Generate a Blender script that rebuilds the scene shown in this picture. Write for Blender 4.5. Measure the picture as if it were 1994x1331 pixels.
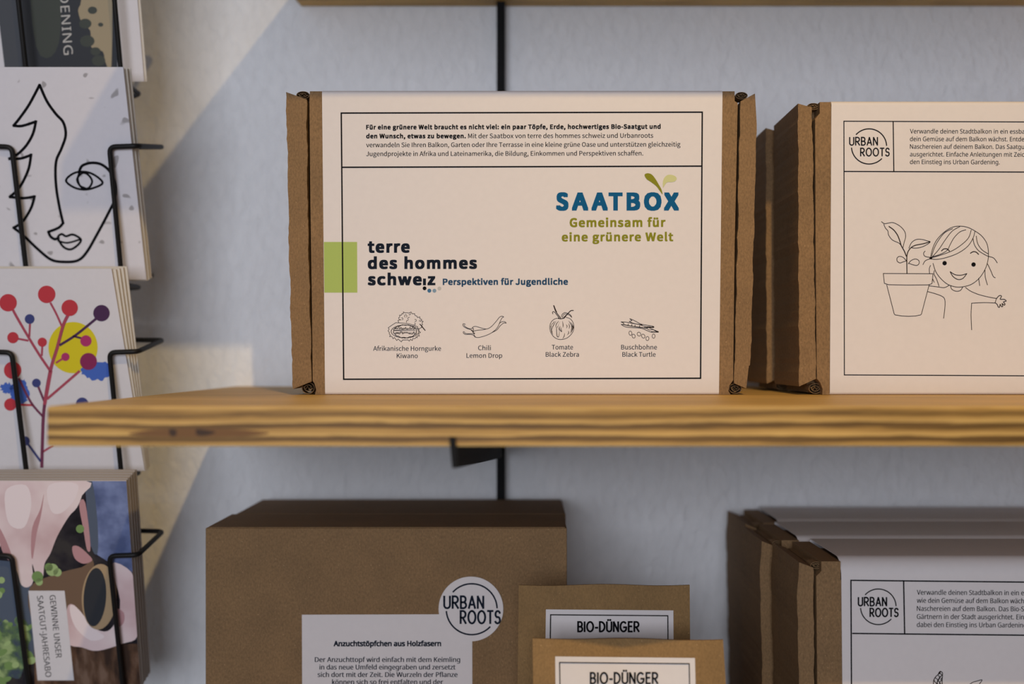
import bpy, bmesh, math, os, random
from mathutils import Vector, Matrix
from mathutils.geometry import tessellate_polygon

random.seed(7)
for _o in list(bpy.data.objects):
    bpy.data.objects.remove(_o)
C = bpy.context.scene.collection

# ------------------------------------------------------------------ camera
F, PX, PY = 2200.0, 1020.0, 695.0            # focal length and principal point in pixels of 1994x1331
cam = bpy.data.cameras.new('camera')
cam.sensor_width = 36.0
cam.lens = 36.0 * F / 1994.0
cam.shift_x = -(PX - 997.0) / 1994.0
cam.shift_y = (PY - 665.5) / 1994.0
cam.clip_start = 0.01
cam.dof.use_dof = True
cam.dof.focus_distance = 0.64
cam.dof.aperture_fstop = 4.2
camo = bpy.data.objects.new('camera', cam)
camo.rotation_euler = (math.pi / 2, 0, 0)
C.objects.link(camo)
bpy.context.scene.camera = camo

# ------------------------------------------------------------------ world, lamps, exposure
w = bpy.data.worlds.new('world'); bpy.context.scene.world = w
w.use_nodes = True
w.node_tree.nodes['Background'].inputs[0].default_value = (0.93, 0.94, 1.0, 1)
w.node_tree.nodes['Background'].inputs[1].default_value = 0.10

ld = bpy.data.lights.new('shop_spot', 'SPOT')
ld.energy = 26.5; ld.color = (1.0, 0.69, 0.28); ld.shadow_soft_size = 0.008
ld.spot_size = math.radians(82); ld.spot_blend = 1.0
lo = bpy.data.objects.new('shop_spot', ld); C.objects.link(lo)
lo.location = (0.154, -0.20, 0.77)
lo.rotation_euler = (Vector((0.27, 0.64, -0.22)) - lo.location).to_track_quat('-Z', 'Y').to_euler()

la = bpy.data.lights.new('window_daylight', 'AREA')
la.shape = 'RECTANGLE'; la.size = 1.0; la.size_y = 0.7
la.energy = 17.8; la.color = (0.86, 0.905, 1.0)
lao = bpy.data.objects.new('window_daylight', la); C.objects.link(lao)
lao.location = (-0.30, -1.20, 0.19)
lao.rotation_euler = (Vector((-0.3, 0.7, 0.0)) - lao.location).to_track_quat('-Z', 'Y').to_euler()

sc = bpy.context.scene
sc.view_settings.view_transform = 'Standard'
sc.view_settings.look = 'None'
sc.view_settings.gamma = 1.0
sc.view_settings.use_curve_mapping = False
sc.view_settings.exposure = 0.0

# ------------------------------------------------------------------ main planes of the place (metres; y runs into the wall)
WALL_Y = 0.83
SHELF_F = 0.492
SHELF_Z = -0.02138            # top of the middle shelf
SHELF_T = 0.0175
LOW_Z = -0.2825               # top of the shelf below the frame
UP_Z = 0.2574                 # underside of the upper shelf


def P(px, py, Y):
    return Vector(((px - PX) / F * Y, Y, (PY - py) / F * Y))


# ------------------------------------------------------------------ materials
def lin(c):
    return tuple(((v / 12.92) if v <= 0.04045 else ((v + 0.055) / 1.055) ** 2.4) for v in c)


def srgb(r, g, b):
    return lin((r / 255, g / 255, b / 255))


def newmat(name, col, rough=0.6, spec=0.3):
    m = bpy.data.materials.new(name); m.use_nodes = True
    b = m.node_tree.nodes['Principled BSDF']
    b.inputs['Base Color'].default_value = (*col, 1)
    b.inputs['Roughness'].default_value = rough
    b.inputs['Specular IOR Level'].default_value = spec
    return m


def nd(m, t, **kw):
    n = m.node_tree.nodes.new(t)
    for k, v in kw.items():
        if k in ('operation', 'blend_type', 'data_type', 'noise_dimensions', 'feature'):
            setattr(n, k, v)
        else:
            n.inputs[k].default_value = v
    return n


def lk(m, a, b):
    m.node_tree.links.new(a, b)


def ramp(m, stops):
    r = m.node_tree.nodes.new('ShaderNodeValToRGB')
    e = r.color_ramp.elements
    while len(e) < len(stops):
        e.new(0.5)
    for el, (p, c) in zip(e, stops):
        el.position = p; el.color = (*c, 1)
    return r


def kraft(name, base, dark=0.70, light=1.22):
    m = newmat(name, base, 0.75, 0.25)
    b = m.node_tree.nodes['Principled BSDF']
    tc = nd(m, 'ShaderNodeTexCoord')
    mp = nd(m, 'ShaderNodeMapping'); mp.inputs['Scale'].default_value = (1, 1, 0.55)
    lk(m, tc.outputs['Object'], mp.inputs['Vector'])
    n1 = nd(m, 'ShaderNodeTexNoise', Scale=1100.0, Detail=4.0, Roughness=0.65)
    n2 = nd(m, 'ShaderNodeTexNoise', Scale=45.0, Detail=3.0)
    lk(m, mp.outputs[0], n1.inputs['Vector']); lk(m, tc.outputs['Object'], n2.inputs['Vector'])
    r = ramp(m, [(0.30, tuple(v * dark for v in base)), (0.55, base), (0.78, tuple(v * light for v in base))])
    lk(m, n1.outputs[0], r.inputs[0])
    r2 = ramp(m, [(0.3, (0.9, 0.9, 0.9)), (0.7, (1.06, 1.05, 1.03))])
    lk(m, n2.outputs[0], r2.inputs[0])
    mx = nd(m, 'ShaderNodeMix', data_type='RGBA', blend_type='MULTIPLY'); mx.inputs[0].default_value = 1.0
    lk(m, r.outputs[0], mx.inputs[6]); lk(m, r2.outputs[0], mx.inputs[7])
    # light fibre flecks
    v = nd(m, 'ShaderNodeTexNoise', Scale=1250.0, Detail=1.0)
    lk(m, tc.outputs['Object'], v.inputs['Vector'])
    r3 = ramp(m, [(0.745, (0, 0, 0)), (0.79, (1, 1, 1))]); lk(m, v.outputs[0], r3.inputs[0])
    mx2 = nd(m, 'ShaderNodeMix', data_type='RGBA'); mx2.inputs[7].default_value = (*[min(1, v_ * 1.8 + .05) for v_ in base], 1)
    lk(m, r3.outputs[0], mx2.inputs[0]); lk(m, mx.outputs[2], mx2.inputs[6])
    lk(m, mx2.outputs[2], b.inputs['Base Color'])
    bp = nd(m, 'ShaderNodeBump', Strength=0.25, Distance=0.0004)
    lk(m, n1.outputs[0], bp.inputs['Height']); lk(m, bp.outputs[0], b.inputs['Normal'])
    return m


def paper(name, base, speck=False):
    m = newmat(name, base, 0.55, 0.3)
    b = m.node_tree.nodes['Principled BSDF']
    tc = nd(m, 'ShaderNodeTexCoord')
    n2 = nd(m, 'ShaderNodeTexNoise', Scale=260.0, Detail=4.0)
    lk(m, tc.outputs['Object'], n2.inputs['Vector'])
    r2 = ramp(m, [(0.3, tuple(v * 0.975 for v in base)), (0.7, base)])
    lk(m, n2.outputs[0], r2.inputs[0])
    out = r2.outputs[0]
    if speck:
        v = nd(m, 'ShaderNodeTexNoise', Scale=150.0, Detail=0.0)
        lk(m, tc.outputs['Object'], v.inputs['Vector'])
        r3 = ramp(m, [(0.755, (0, 0, 0)), (0.80, (0.6, 0.6, 0.6))]); lk(m, v.outputs[0], r3.inputs[0])
        mx2 = nd(m, 'ShaderNodeMix', data_type='RGBA'); mx2.inputs[7].default_value = (0.16, 0.14, 0.13, 1)
        lk(m, r3.outputs[0], mx2.inputs[0]); lk(m, out, mx2.inputs[6]); out = mx2.outputs[2]
    lk(m, out, b.inputs['Base Color'])
    return m


KB = (0.238, 0.143, 0.068)
M = {}
M['kraft'] = kraft('kraft_board', KB)
M['kraft_edge'] = kraft('kraft_edge', (0.24, 0.145, 0.07))
M['kraft_paper'] = kraft('kraft_paper', (0.255, 0.152, 0.062), 0.8, 1.15)
M['paper'] = paper('white_paper', (0.685, 0.64, 0.64))
M['cardp'] = paper('white_card', (0.75, 0.72, 0.765), True)
M['cardplain'] = paper('plain_card', (0.75, 0.72, 0.755))
M['cream'] = paper('cream_card', (0.74, 0.68, 0.60))
M['packedge'] = paper('pack_edge', (0.42, 0.37, 0.34))
M['ink'] = newmat('black_ink', (0.006, 0.006, 0.008), 0.8, 0.05)
M['sketch'] = newmat('sketch_ink', (0.022, 0.013, 0.009), 0.8, 0.05)
M['navy'] = newmat('navy_ink', (0.010, 0.015, 0.028), 0.8, 0.05)
M['blue'] = newmat('blue_ink', (0.004, 0.095, 0.235), 0.7, 0.08)
M['dkblue'] = newmat('dark_blue_ink', (0.006, 0.05, 0.125), 0.6, 0.2)
M['olive'] = newmat('olive_ink', (0.225, 0.225, 0.018), 0.7, 0.08)
M['leafpale'] = newmat('pale_leaf_ink', (0.55, 0.56, 0.27), 0.6, 0.2)
M['green'] = newmat('green_ink', (0.36, 0.47, 0.115), 0.6, 0.2)
M['dot1'] = newmat('dot_blue_ink', (0.04, 0.14, 0.28), 0.6, 0.2)
M['dot2'] = newmat('dot_light_blue_ink', (0.19, 0.29, 0.40), 0.6, 0.2)
M['dot3'] = newmat('dot_grey_ink', (0.46, 0.46, 0.45), 0.6, 0.2)
M['steel'] = newmat('black_steel', (0.007, 0.007, 0.008), 0.7, 0.15)
M['wire'] = newmat('black_wire', (0.009, 0.008, 0.008), 0.5, 0.25)
for n_, c_ in dict(red=(196, 62, 72), purple=(78, 48, 84), yellow=(222, 205, 40), cyanblue=(74, 108, 196), plum=(140, 46, 92),
                   magenta=(180, 56, 112), indigo=(66, 72, 128), stem=(176, 76, 96), stem2=(120, 60, 88), photo_dark=(52, 54, 60),
                   photo_grey=(78, 80, 86), photo_green=(68, 72, 66), sand=(168, 152, 124), skin=(212, 182, 184), skin2=(192, 146, 150),
                   skin3=(244, 228, 230), jeans=(82, 94, 134), jeans2=(98, 112, 156), soil=(42, 38, 44), pot=(178, 152, 120), potbrown=(120, 96, 78),
                   wood=(128, 94, 76), wood2=(100, 72, 60), leaf=(122, 152, 92), leaf2=(166, 190, 130), slate=(88, 98, 116), lettergrey=(205, 200, 195)).items():
    M[n_] = newmat('print_' + n_, srgb(*c_), 0.5, 0.25)


def mottled(name, cols, scale, stretch=(1, 1, 1)):
    m = newmat(name, cols[1], 0.5, 0.2); b = m.node_tree.nodes['Principled BSDF']
    tc = nd(m, 'ShaderNodeTexCoord')
    mp = nd(m, 'ShaderNodeMapping'); mp.inputs['Scale'].default_value = stretch
    lk(m, tc.outputs['Object'], mp.inputs['Vector'])
    n = nd(m, 'ShaderNodeTexNoise', Scale=scale, Detail=3.0); lk(m, mp.outputs[0], n.inputs['Vector'])
    r = ramp(m, [(0.36, cols[0]), (0.5, cols[1]), (0.64, cols[2])]); lk(m, n.outputs[0], r.inputs[0])
    lk(m, r.outputs[0], b.inputs['Base Color'])
    return m


M['wood'] = mottled('print_wood', (srgb(62, 46, 38), srgb(98, 72, 56), srgb(128, 102, 86)), 90.0, (1.6, 1, .5))
M['foliage'] = mottled('print_foliage', (srgb(70, 82, 96), srgb(96, 120, 84), srgb(158, 180, 124)), 120.0)
M['jeans'] = mottled('print_denim', (srgb(84, 96, 136), srgb(106, 119, 162), srgb(130, 144, 188)), 60.0)
M['soil'] = mottled('print_soil', (srgb(30, 27, 32), srgb(44, 40, 46), srgb(60, 56, 56)), 70.0)
M['skin'] = mottled('print_skin', (srgb(214, 184, 186), srgb(230, 206, 208), srgb(240, 222, 222)), 26.0)


def wood_mat(name):
    m = newmat(name, (0.6, 0.36, 0.13), 0.5, 0.25)
    b = m.node_tree.nodes['Principled BSDF']
    tc = nd(m, 'ShaderNodeTexCoord')
    sep = nd(m, 'ShaderNodeSeparateXYZ'); lk(m, tc.outputs['Object'], sep.inputs[0])
    # wavering of the plies along the board
    mp = nd(m, 'ShaderNodeMapping'); mp.inputs['Scale'].default_value = (11.0, 2.0, 90.0)
    lk(m, tc.outputs['Object'], mp.inputs['Vector'])
    wv = nd(m, 'ShaderNodeTexNoise', Scale=1.0, Detail=3.0); lk(m, mp.outputs[0], wv.inputs['Vector'])
    a1 = nd(m, 'ShaderNodeMath', operation='MULTIPLY_ADD'); lk(m, wv.outputs[0], a1.inputs[0]); a1.inputs[1].default_value = 0.0034; a1.inputs[2].default_value = -0.0017
    a2 = nd(m, 'ShaderNodeMath', operation='ADD'); lk(m, sep.outputs[2], a2.inputs[0]); lk(m, a1.outputs[0], a2.inputs[1])
    mp4 = nd(m, 'ShaderNodeMapping'); mp4.inputs['Scale'].default_value = (26.0, 4.0, 420.0)
    lk(m, tc.outputs['Object'], mp4.inputs['Vector'])
    w4 = nd(m, 'ShaderNodeTexNoise', Scale=1.0, Detail=4.0, Roughness=0.65); lk(m, mp4.outputs[0], w4.inputs['Vector'])
    a4 = nd(m, 'ShaderNodeMath', operation='MULTIPLY_ADD'); lk(m, w4.outputs[0], a4.inputs[0]); a4.inputs[1].default_value = 0.0030; a4.inputs[2].default_value = -0.0015
    a5 = nd(m, 'ShaderNodeMath', operation='ADD'); lk(m, a2.outputs[0], a5.inputs[0]); lk(m, a4.outputs[0], a5.inputs[1])
    dv = nd(m, 'ShaderNodeMath', operation='DIVIDE'); lk(m, a5.outputs[0], dv.inputs[0]); dv.inputs[1].default_value = SHELF_T
    L, Dk, Md = (0.62, 0.395, 0.130), (0.155, 0.084, 0.022), (0.40, 0.23, 0.062)
    r = ramp(m, [(0.0, L), (0.10, Md), (0.13, Dk), (0.245, Dk), (0.29, L), (0.42, Md), (0.47, Dk), (0.565, Dk), (0.61, L), (0.73, Md), (0.765, Dk), (0.90, Md), (0.955, L)])
    lk(m, dv.outputs[0], r.inputs[0])
    # fine grain
    mp2 = nd(m, 'ShaderNodeMapping'); mp2.inputs['Scale'].default_value = (12.0, 260.0, 900.0)
    lk(m, tc.outputs['Object'], mp2.inputs['Vector'])
    g = nd(m, 'ShaderNodeTexNoise', Scale=1.0, Detail=5.0, Roughness=0.6); lk(m, mp2.outputs[0], g.inputs['Vector'])
    rg = ramp(m, [(0.28, (0.55, 0.50, 0.44)), (0.5, (0.96, 0.96, 0.96)), (0.72, (1.15, 1.15, 1.12))]); lk(m, g.outputs[0], rg.inputs[0])
    mx = nd(m, 'ShaderNodeMix', data_type='RGBA', blend_type='MULTIPLY'); mx.inputs[0].default_value = 1.0
    lk(m, r.outputs[0], mx.inputs[6]); lk(m, rg.outputs[0], mx.inputs[7])
    # large tone changes along the length
    mp3 = nd(m, 'ShaderNodeMapping'); mp3.inputs['Scale'].default_value = (6.0, 14.0, 40.0)
    lk(m, tc.outputs['Object'], mp3.inputs['Vector'])
    g3 = nd(m, 'ShaderNodeTexNoise', Scale=1.0, Detail=2.0); lk(m, mp3.outputs[0], g3.inputs['Vector'])
    rg3 = ramp(m, [(0.3, (0.84, 0.82, 0.78)), (0.65, (1.08, 1.06, 1.04))]); lk(m, g3.outputs[0], rg3.inputs[0])
    mx3 = nd(m, 'ShaderNodeMix', data_type='RGBA', blend_type='MULTIPLY'); mx3.inputs[0].default_value = 1.0
    lk(m, mx.outputs[2], mx3.inputs[6]); lk(m, rg3.outputs[0], mx3.inputs[7])
    lk(m, mx3.outputs[2], b.inputs['Base Color'])
    bp = nd(m, 'ShaderNodeBump', Strength=0.3, Distance=0.0004); lk(m, g.outputs[0], bp.inputs['Height']); lk(m, bp.outputs[0], b.inputs['Normal'])
    return m


M['ply'] = wood_mat('plywood')
M['knot'] = newmat('dark_knot', (0.055, 0.032, 0.022), 0.6, 0.2)
M['knot2'] = newmat('brown_knot', (0.17, 0.085, 0.035), 0.6, 0.2)


def wall_mat():
    m = newmat('rough_plaster', (0.74, 0.74, 0.745), 0.85, 0.15)
    b = m.node_tree.nodes['Principled BSDF']
    tc = nd(m, 'ShaderNodeTexCoord')
    mp = nd(m, 'ShaderNodeMapping'); mp.inputs['Rotation'].default_value = (0, 0.7, 0); mp.inputs['Scale'].default_value = (1.0, 1.0, 0.6)
    lk(m, tc.outputs['Object'], mp.inputs['Vector'])
    n1 = nd(m, 'ShaderNodeTexNoise', Scale=150.0, Detail=5.0, Roughness=0.6); n1.inputs['Distortion'].default_value = 0.6
    lk(m, mp.outputs[0], n1.inputs['Vector'])
    n2 = nd(m, 'ShaderNodeTexNoise', Scale=9.0, Detail=2.0); lk(m, tc.outputs['Object'], n2.inputs['Vector'])
    a = nd(m, 'ShaderNodeMath', operation='MULTIPLY_ADD'); lk(m, n2.outputs[0], a.inputs[0]); a.inputs[1].default_value = 1.2; lk(m, n1.outputs[0], a.inputs[2])
    bp = nd(m, 'ShaderNodeBump', Strength=0.75, Distance=0.0032)
    lk(m, a.outputs[0], bp.inputs['Height']); lk(m, bp.outputs[0], b.inputs['Normal'])
    r = ramp(m, [(0.3, (0.84, 0.85, 0.885)), (0.7, (0.89, 0.90, 0.935))]); lk(m, n1.outputs[0], r.inputs[0])
    lk(m, r.outputs[0], b.inputs['Base Color'])
    return m


M['wall'] = wall_mat()


# ------------------------------------------------------------------ mesh collecting
class MB:
    def __init__(s):
        s.v, s.f, s.m, s.mats, s.smooth = [], [], [], [], []

    def mi(s, key):
        if key not in s.mats:
            s.mats.append(key)
        return s.mats.index(key)

    def add(s, verts, faces, mat, smooth=False):
        o = len(s.v); k = s.mi(mat)
        s.v += [Vector(v) for v in verts]
        for f in faces:
            s.f.append([o + i for i in f]); s.m.append(k); s.smooth.append(smooth)

    def flat(s, pts, mat):                      # a flat polygon, any outline
        tri = tessellate_polygon([pts])
        n = Vector((0, 0, 0))
        s.add(pts, [t for t in tri], mat)

    def prism(s, front, back, mat, smooth=False):
        n = len(front)
        tri = tessellate_polygon([front])
        s.add(front, tri, mat)
        s.add(back, [t[::-1] for t in tessellate_polygon([back])], mat)
        s.add(list(front) + list(back), [(i, (i + 1) % n, n + (i + 1) % n, n + i) for i in range(n)], mat, smooth)

    def box(s, x0, x1, y0, y1, z0, z1, mat):
        v = [(x, y, z) for x in (x0, x1) for y in (y0, y1) for z in (z0, z1)]
        s.add(v, [(0, 1, 3, 2), (4, 6, 7, 5), (0, 4, 5, 1), (2, 3, 7, 6), (0, 2, 6, 4), (1, 5, 7, 3)], mat)

    def tube(s, pts, r, mat, n=10, closed=False):
        pts = [Vector(p) for p in pts]; k = len(pts)
        rings = []
        up = None
        for i, p in enumerate(pts):
            if closed:
                d = (pts[(i + 1) % k] - pts[i - 1]).normalized()
            else:
                d = (pts[min(i + 1, k - 1)] - pts[max(i - 1, 0)]).normalized()
            if up is None:
                up = d.orthogonal().normalized()
            up = (up - d * up.dot(d)); up.normalize()
            sd = d.cross(up)
            rings.append([p + (up * math.cos(a) + sd * math.sin(a)) * r for a in [2 * math.pi * j / n for j in range(n)]])
        vs = [v for rg in rings for v in rg]
        fs = []
        for i in range(k if closed else k - 1):
            a, b = i * n, ((i + 1) % k) * n
            fs += [(a + j, a + (j + 1) % n, b + (j + 1) % n, b + j) for j in range(n)]
        if not closed:
            fs += [tuple(range(n))[::-1], tuple(range((k - 1) * n, k * n))]
        s.add(vs, fs, mat, True)

    def build(s, name, parent=None, loc=None, bevel=None):
        base = Vector(parent['_base']) if parent is not None and loc is None else Vector(loc if loc is not None else (0, 0, 0))
        me = bpy.data.meshes.new(name)
        me.from_pydata([v - base for v in s.v], [], s.f)
        for k in s.mats:
            me.materials.append(M[k])
        me.polygons.foreach_set('material_index', s.m)
        me.polygons.foreach_set('use_smooth', s.smooth)
        me.update()
        if bevel is not None:
            bm = bmesh.new(); bm.from_mesh(me)
            bmesh.ops.remove_doubles(bm, verts=bm.verts, dist=1e-6)
            bmesh.ops.bevel(bm, geom=list(bm.edges), offset=bevel, segments=3, affect='EDGES', profile=0.5)
            bm.to_mesh(me); bm.free()
        o = bpy.data.objects.new(name, me); C.objects.link(o)
        if parent is not None:
            o.parent = parent
        else:
            o.location = base
        return o


def tag(o, label, cat, group=None):
    o['label'] = label; o['category'] = cat
    if group:
        o['group'] = group
    return o


def thing(name, loc, label, cat, group=None):
    o = bpy.data.objects.new(name, None); C.objects.link(o)
    o.empty_display_size = 0.02
    o.location = loc; o['_base'] = tuple(loc)
    return tag(o, label, cat, group)


def struct(o):
    o['kind'] = 'structure'; return o


# ------------------------------------------------------------------ printing: flat ink shapes lying on a surface
class Plane:
    def __init__(s, p0, n):
        s.p0 = Vector(p0); s.n = Vector(n).normalized()

    def at(s, px, py, off):
        d = Vector(((px - PX) / F, 1.0, (PY - py) / F))
        q = s.p0 + s.n * off
        return d * (q.dot(s.n) / d.dot(s.n))


class Surf:                                     # a gently bent front, y = fn(x, z)
    def __init__(s, fn):
        s.fn = fn

    def at(s, px, py, off):
        Y = 0.6
        for _ in range(12):
            Y = s.fn((px - PX) / F * Y, (PY - py) / F * Y)
        p = P(px, py, Y); p.y -= off
        return p


def YP(Y):
    return Plane((0, Y, 0), (0, -1, 0))


def catmull(pts, n=6, closed=False):
    k = len(pts)
    if k < 3:
        return list(pts)
    out = []
    rng = range(k) if closed else range(k - 1)
    for i in rng:
        if closed:
            p0, p1, p2, p3 = pts[i - 1], pts[i], pts[(i + 1) % k], pts[(i + 2) % k]
        else:
            p0, p1, p2, p3 = pts[max(i - 1, 0)], pts[i], pts[i + 1], pts[min(i + 2, k - 1)]
        for j in range(n):
            t = j / n
            out.append(tuple(0.5 * (2 * b + (c - a) * t + (2 * a - 5 * b + 4 * c - d) * t * t + (3 * b - a - 3 * c + d) * t ** 3)
                             for a, b, c, d in zip(p0, p1, p2, p3)))
    if not closed:
        out.append(tuple(pts[-1]))
    return out


class Printer:
    """inks shapes given in photograph pixels onto surface s of mesh mb"""
    def __init__(s, mb, surf, off=0.00012):
        s.mb, s.s, s.off, s.clip = mb, surf, off, None

    def pt(s, p, lift=0):
        return s.s.at(p[0], p[1], s.off * (1 + lift))

    def poly(s, pts, mat, lift=0, smooth=0, sub=0):
        if smooth:
            pts = catmull(pts, smooth, True)
        if s.clip:                              # keep ink on the card
            c = s.clip
            for i in range(len(c)):
                (ax, ay), (bx, by) = c[i], c[(i + 1) % len(c)]
                side = lambda p: (bx - ax) * (p[1] - ay) - (by - ay) * (p[0] - ax)
                new = []
                for j in range(len(pts)):
                    p, q = pts[j - 1], pts[j]
                    sp, sq = side(p), side(q)
                    if (sp >= 0) != (sq >= 0):
                        t = sp / (sp - sq); new.append((p[0] + (q[0] - p[0]) * t, p[1] + (q[1] - p[1]) * t))
                    if sq >= 0:
                        new.append(q)
                pts = new
                if len(pts) < 3:
                    return
        s.mb.flat([s.pt(p, lift) for p in pts], mat)

    def disc(s, c, r, mat, lift=0, ry=None, rot=0.0, n=40):
        ry = ry or r
        pts = []
        for i in range(n):
            a = 2 * math.pi * i / n
            x, y = r * math.cos(a), ry * math.sin(a)
            pts.append((c[0] + x * math.cos(rot) - y * math.sin(rot), c[1] + x * math.sin(rot) + y * math.cos(rot)))
        s.poly(pts, mat, lift)

    def line(s, pts, wd, mat, closed=False, lift=0, smooth=0, taper=False):
        if smooth:
            pts = catmull(pts, smooth, closed)
        q = [pts[0]]
        for p in pts[1:]:
            if abs(p[0] - q[-1][0]) + abs(p[1] - q[-1][1]) > 1e-4:
                q.append(p)
        pts = q; k = len(pts)
        if k < 2:
            return
        L, R = [], []
        for i, p in enumerate(pts):
            a = pts[i - 1] if (i > 0 or closed) else None
            b = pts[(i + 1) % k] if (i < k - 1 or closed) else None
            ds = []
            for u, v in ((a, p), (p, b)):
                if u is None or v is None:
                    continue
                d = Vector((v[0] - u[0], v[1] - u[1]))
                if d.length > 1e-6:
                    ds.append(d.normalized())
            t = sum(ds, Vector((0, 0)))
            t = t.normalized() if t.length > 1e-3 else ds[0]
            nrm = Vector((-t.y, t.x))
            sc_ = 1.0
            if len(ds) == 2:
                sc_ = 1 / max(0.5, abs(nrm.dot(Vector((-ds[0].y, ds[0].x)))))
            h = wd / 2 * sc_
            if taper:
                h *= max(0.25, math.sin(math.pi * min(1, max(0, (i + .6) / (k + .2)))))
            ext = Vector((0, 0))
            if not closed and i == 0:
                ext = -t * wd * 0.3
            if not closed and i == k - 1:
                ext = t * wd * 0.3
            L.append((p[0] + nrm.x * h + ext.x, p[1] + nrm.y * h + ext.y)); R.append((p[0] - nrm.x * h + ext.x, p[1] - nrm.y * h + ext.y))
        vs = [s.pt(p, lift) for p in L] + [s.pt(p, lift) for p in R]
        fs = [(i, (i + 1) % k, k + (i + 1) % k, k + i) for i in range(k if closed else k - 1)]
        s.mb.add(vs, fs, mat)

    def rect(s, pts, wd, mat, lift=0):
        s.line(pts, wd, mat, True, lift)

    def arc(s, c, r, a0, a1, wd, mat, lift=0, n=36):
        s.line([(c[0] + r * math.cos(math.radians(a0 + (a1 - a0) * i / n)), c[1] - r * math.sin(math.radians(a0 + (a1 - a0) * i / n))) for i in range(n + 1)], wd, mat, False, lift)

    def text(s, body, p0, p1, cap, mat, bold=0.0, font='sans', lift=0.0, space=1.0):
        """baseline from p0 to p1 (the ink spans exactly that), capital height cap pixels"""
        vs, fs, capu = glyphs(body, bold, font, space)
        x0 = min(v[0] for v in vs); x1 = max(v[0] for v in vs)
        d = Vector((p1[0] - p0[0], p1[1] - p0[1])); ln = d.length; d.normalize()
        up = Vector((d.y, -d.x))
        b = bold * cap                          # heavier weights: the same glyph struck again a hair to each side
        ring = [(0.0, 0.0)]
        if b > 0.3:
            ring = [(i * b, j * b * 0.8) for i in (-1, 0, 1) for j in (-1, 0, 1) if (i, j) != (0, 0)] + ([(0.0, 0.0)] if b > 0.8 else [])
        elif b > 0:
            ring = [(-b, 0.0), (b, 0.0)]
        ymin = .2 * b
        for i, (ox, oy) in enumerate(ring):
            out = []
            for x, y in vs:
                q = Vector(p0) + d * (b + (x - x0) / (x1 - x0) * (ln - 2 * b) + ox) + up * (b * .8 + y / capu * (cap - 1.6 * b) + oy)
                out.append(s.pt(q, lift + .012 * i))
            s.mb.add(out, fs, mat)

    def deco(s, body, p0, p1, cap, wd, mat, lift=0):
        """thin drawn capitals"""
        adv = []; x = 0
        for ch in body:
            g, wid = DECO[ch]; adv.append(x); x += wid + 0.23
        tot = x - 0.23
        d = Vector((p1[0] - p0[0], p1[1] - p0[1])); ln = d.length; d.normalize(); up = Vector((d.y, -d.x))
        for ch, a in zip(body, adv):
            for i, st in enumerate(DECO[ch][0]):
                pts = []
                for gx, gy in st:
                    q = Vector(p0) + d * ((a + gx) / tot * ln) + up * (gy * cap)
                    pts.append((q.x, q.y))
                if len(pts) == 1:
                    s.disc(pts[0], wd * .62, mat, lift + .02 * i, n=12)
                else:
                    s.line(pts, wd, mat, False, lift + .02 * i)


def A_(cx, cy, rx, ry, a0, a1, n=12):
    return [(cx + rx * math.cos(math.radians(a0 + (a1 - a0) * i / n)), cy + ry * math.sin(math.radians(a0 + (a1 - a0) * i / n))) for i in range(n + 1)]


DECO = {
    'U': ([[(0, 1)] + A_(.24, .26, .24, .26, 180, 360) + [(.48, 1)]], .48),
    'R': ([[(0, 0), (0, 1)] + A_(.20, .73, .24, .27, 90, -90) + [(0, .46)], [(.18, .46), (.46, 0)]], .46),
    'B': ([[(0, 0), (0, 1)] + A_(.20, .75, .20, .25, 90, -90) + [(0, .50)], [(.18, .50)] + A_(.20, .25, .24, .25, 90, -90) + [(0, 0)]], .44),
    'A': ([[(0, 0), (.26, 1)], [(.52, 0), (.26, 1)], [(.09, .30), (.43, .30)]], .52),
    'N': ([[(0, 0), (0, 1)], [(0, 1), (.46, 0)], [(.46, 0), (.46, 1)]], .46),
    'O': ([A_(.32, .5, .32, .5, 90, 450, 28)], .64),
    'T': ([[(0, 1), (.46, 1)], [(.23, 1), (.23, 0)]], .46),
    'S': ([A_(.21, .74, .20, .26, 20, 250, 12) + A_(.19, .26, .22, .26, 78, -155, 12)], .41),
    'I': ([[(0, 0), (0, 1)]], .02),
    '-': ([[(0, .40), (.22, .40)]], .22),
    'D': ([[(0, 0), (0, 1), (.10, 1)] + A_(.10, .5, .40, .5, 90, -90, 18) + [(0, 0)]], .50),
    'G': ([A_(.32, .5, .32, .5, 48, 330, 22) + [(.60, .44), (.34, .44)]], .62),
    'E': ([[(.36, 1), (0, 1), (0, 0), (.36, 0)], [(0, .54), (.30, .54)]], .36),
}
DECO['Ü'] = (DECO['U'][0] + [[(.13, 1.20)], [(.35, 1.20)]], .48)

_fd = os.path.join(bpy.utils.system_resource('DATAFILES') or '', 'fonts')      # fonts shipped inside Blender
_fonts = {}


def getfont(k):
    if k not in _fonts:
        f = None
        try:
            f = bpy.data.fonts.load(os.path.join(_fd, {'sans': 'Noto Sans CJK Regular.woff2', 'wide': 'NotoSansHebrew-Regular.woff2'}[k]))
        except Exception:
            f = None
        _fonts[k] = f
    return _fonts[k]


_gl = {}


def raw_text(body, bold, font, space):
    c = bpy.data.curves.new('txt', 'FONT'); f = getfont(font)
    if f:
        c.font = f
    c.body = body; c.resolution_u = 3; c.offset = bold; c.space_character = space
    o = bpy.data.objects.new('txt', c); C.objects.link(o)
    bpy.context.view_layer.update()
    me = bpy.data.meshes.new_from_object(o.evaluated_get(bpy.context.evaluated_depsgraph_get()))
    vs = [(v.co.x, v.co.y) for v in me.vertices]; fs = [tuple(p.vertices) for p in me.polygons]
    bpy.data.objects.remove(o); bpy.data.curves.remove(c); bpy.data.meshes.remove(me)
    return vs, fs


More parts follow.
